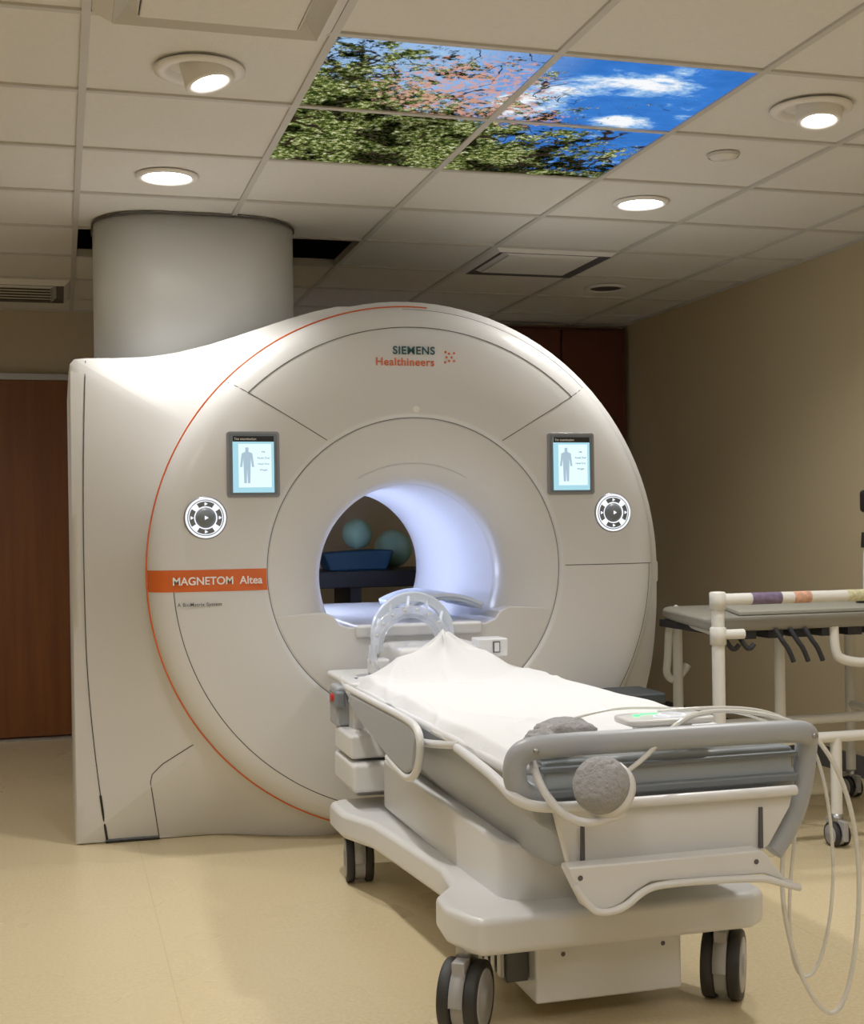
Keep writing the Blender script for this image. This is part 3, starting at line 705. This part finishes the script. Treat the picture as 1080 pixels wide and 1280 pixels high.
pipe('loop_right',[(x0+.50,y0+.05,.80),(x0+.50,y0+.05,.70),(x0+.54,y0+.05,.67),(x0+.66,y0+.05,.655),(x0+.70,y0+.05,.70),(x0+.70,y0+.05,.80)],.018,True)
for (a,bq,c) in ((x0,y0,.915),(x0,y0,.79),(x0,y0,.40)):
    lathe('fitting_%d'%int(c*100),[(0,c-.035),(.029,c-.035),(.029,c+.024),(.024,c+.028),(0,c+.030)],(a,bq,0),'z',M_pvc,K,28)
mp_=[(x0+.0,y0+.03),(x1+.05,y0+.03),(x1+.05,y1+.02),(xr_-.04,y1+.02),(xr_-.07,y1-.01),(x0-.01,y0+.06)]
prism('mattress',mp_,'z',.795,.845,M_mattress,K,.020)
prism('transfer_board',[(x0+.14,y0+.10),(x1,y0+.10),(x1,y1-.15),(x0+.30,y1-.15)],'z',.846,.863,mat('board_grey',(.62,.62,.58),.4),K,.006)
for k,x in enumerate((x0+.04,x0+.10,x0+.26,x0+.32,x0+.38)):
    tube('strap_%d'%k,[(x-.015,y0+.03,.80),(x,y0+.01,.76),(x+.03,y0+.01,.725),(x+.05,y0+.015,.68 if k>1 else .75)],.009,M_strap,K)
for k in range(9):
    xx=x0+.12+.11*k
    box('deck_strap_%d'%k,xx,xx+.06,y0+.05,y1,.765,.794,M_strap,K)
cols=[(.42,.36,.48),(.85,.60,.50),(.80,.78,.62),(.55,.35,.35)]
for k,(xa,xb) in enumerate(((.13,.25),(.30,.37),(.52,.64),(.66,.74))):
    lathe('label_wrap_%d'%k,[(.0216,x0+xa),(.0216,x0+xb)],(0,y0,.915),'x',mat('label_%d'%k,cols[k],.5,var=.7,vscale=60),K,24)
for k,(a,bq) in enumerate(((x0,y0),(x1-.02,y0),(xr_,y1),(x1-.02,y1),(2.72,y0))):
    if k==4: pipe('centre_leg',[(2.72,y0,.40),(2.72,y0,.09)])
    caster(K,'caster_%d'%k,a,bq,.045,.018,0,.02)
Mn=empty('monitor_arm')
lathe('foot',[(0,.864),(.05,.864),(.05,.876),(.018,.90)],(3.07,4.55,0),'z',M_black,Mn,24)
tube('column',[(3.07,4.55,.88),(3.07,4.55,1.08),(3.085,4.55,1.2)],.022,M_pvc,Mn)
tube('collar',[(3.07,4.55,1.08),(3.074,4.55,1.14)],.028,M_black,Mn,False)
box('head',3.055,3.24,4.53,4.59,1.22,1.31,M_black,Mn,.015)
box('head_screen',3.07,3.225,4.525,4.53,1.235,1.295,M_tgrey2,Mn)
e=empty('storage_case')
box('body',1.93,2.20,4.60,4.82,0,.50,M_case,e,.012)
box('lid',1.92,2.21,4.59,4.83,.502,.545,M_case,e,.01)
box('latch',2.04,2.09,4.58,4.59,.47,.52,M_metal,e,.003)

# ---------------------------------------------------------------- behind the bore
B=empty('work_counter')
box('top',1.05,2.3,7.0,7.6,.86,.95,M_desk,B,.006)
for x in (1.3,1.55,2.2): box('leg_%d'%int(x*100),x-.03,x+.03,7.05,7.5,0,.86,M_desk,B)
Bc=empty('blue_storage_bin')
prism('bin_body',[(1.42,.951),(1.74,.951),(1.78,1.06),(1.66,1.065),(1.38,1.05)],'y',7.1,7.33,M_chair,Bc,.01)
for k,(x,y,z) in enumerate(((1.60,7.22,1.152),(1.86,7.44,1.062))):
    R0=.085 if k==0 else .11
    lathe('exercise_ball' if k==0 else 'exercise_ball.001',[(R0*math.sin(math.pi*q/24),-R0*math.cos(math.pi*q/24)) for q in range(25)],(x,y,z),'z',M_ball,None,32)

# ---------------------------------------------------------------- camera
cam=D.cameras.new('camera'); co=D.objects.new('camera',cam); C.collection.objects.link(co)
f_px=1650.0
cam.sensor_fit='VERTICAL'; cam.sensor_height=24; cam.sensor_width=24*1080/1280
cam.lens=f_px/1280*24
cam.shift_y=(655-640)/1280.0
cam.clip_start=.05; cam.clip_end=60
yaw=math.atan(465/f_px)
co.matrix_world=Matrix.Translation((0,0,1.2))@Matrix.Rotation(-yaw,4,'Z')@Matrix.Rotation(math.pi/2,4,'X')@Matrix.Rotation(-.015,4,'Z')
sc.camera=co
w=D.worlds.new('world'); sc.world=w; w.use_nodes=True
w.node_tree.nodes['Background'].inputs[0].default_value=(.02,.02,.02,1)
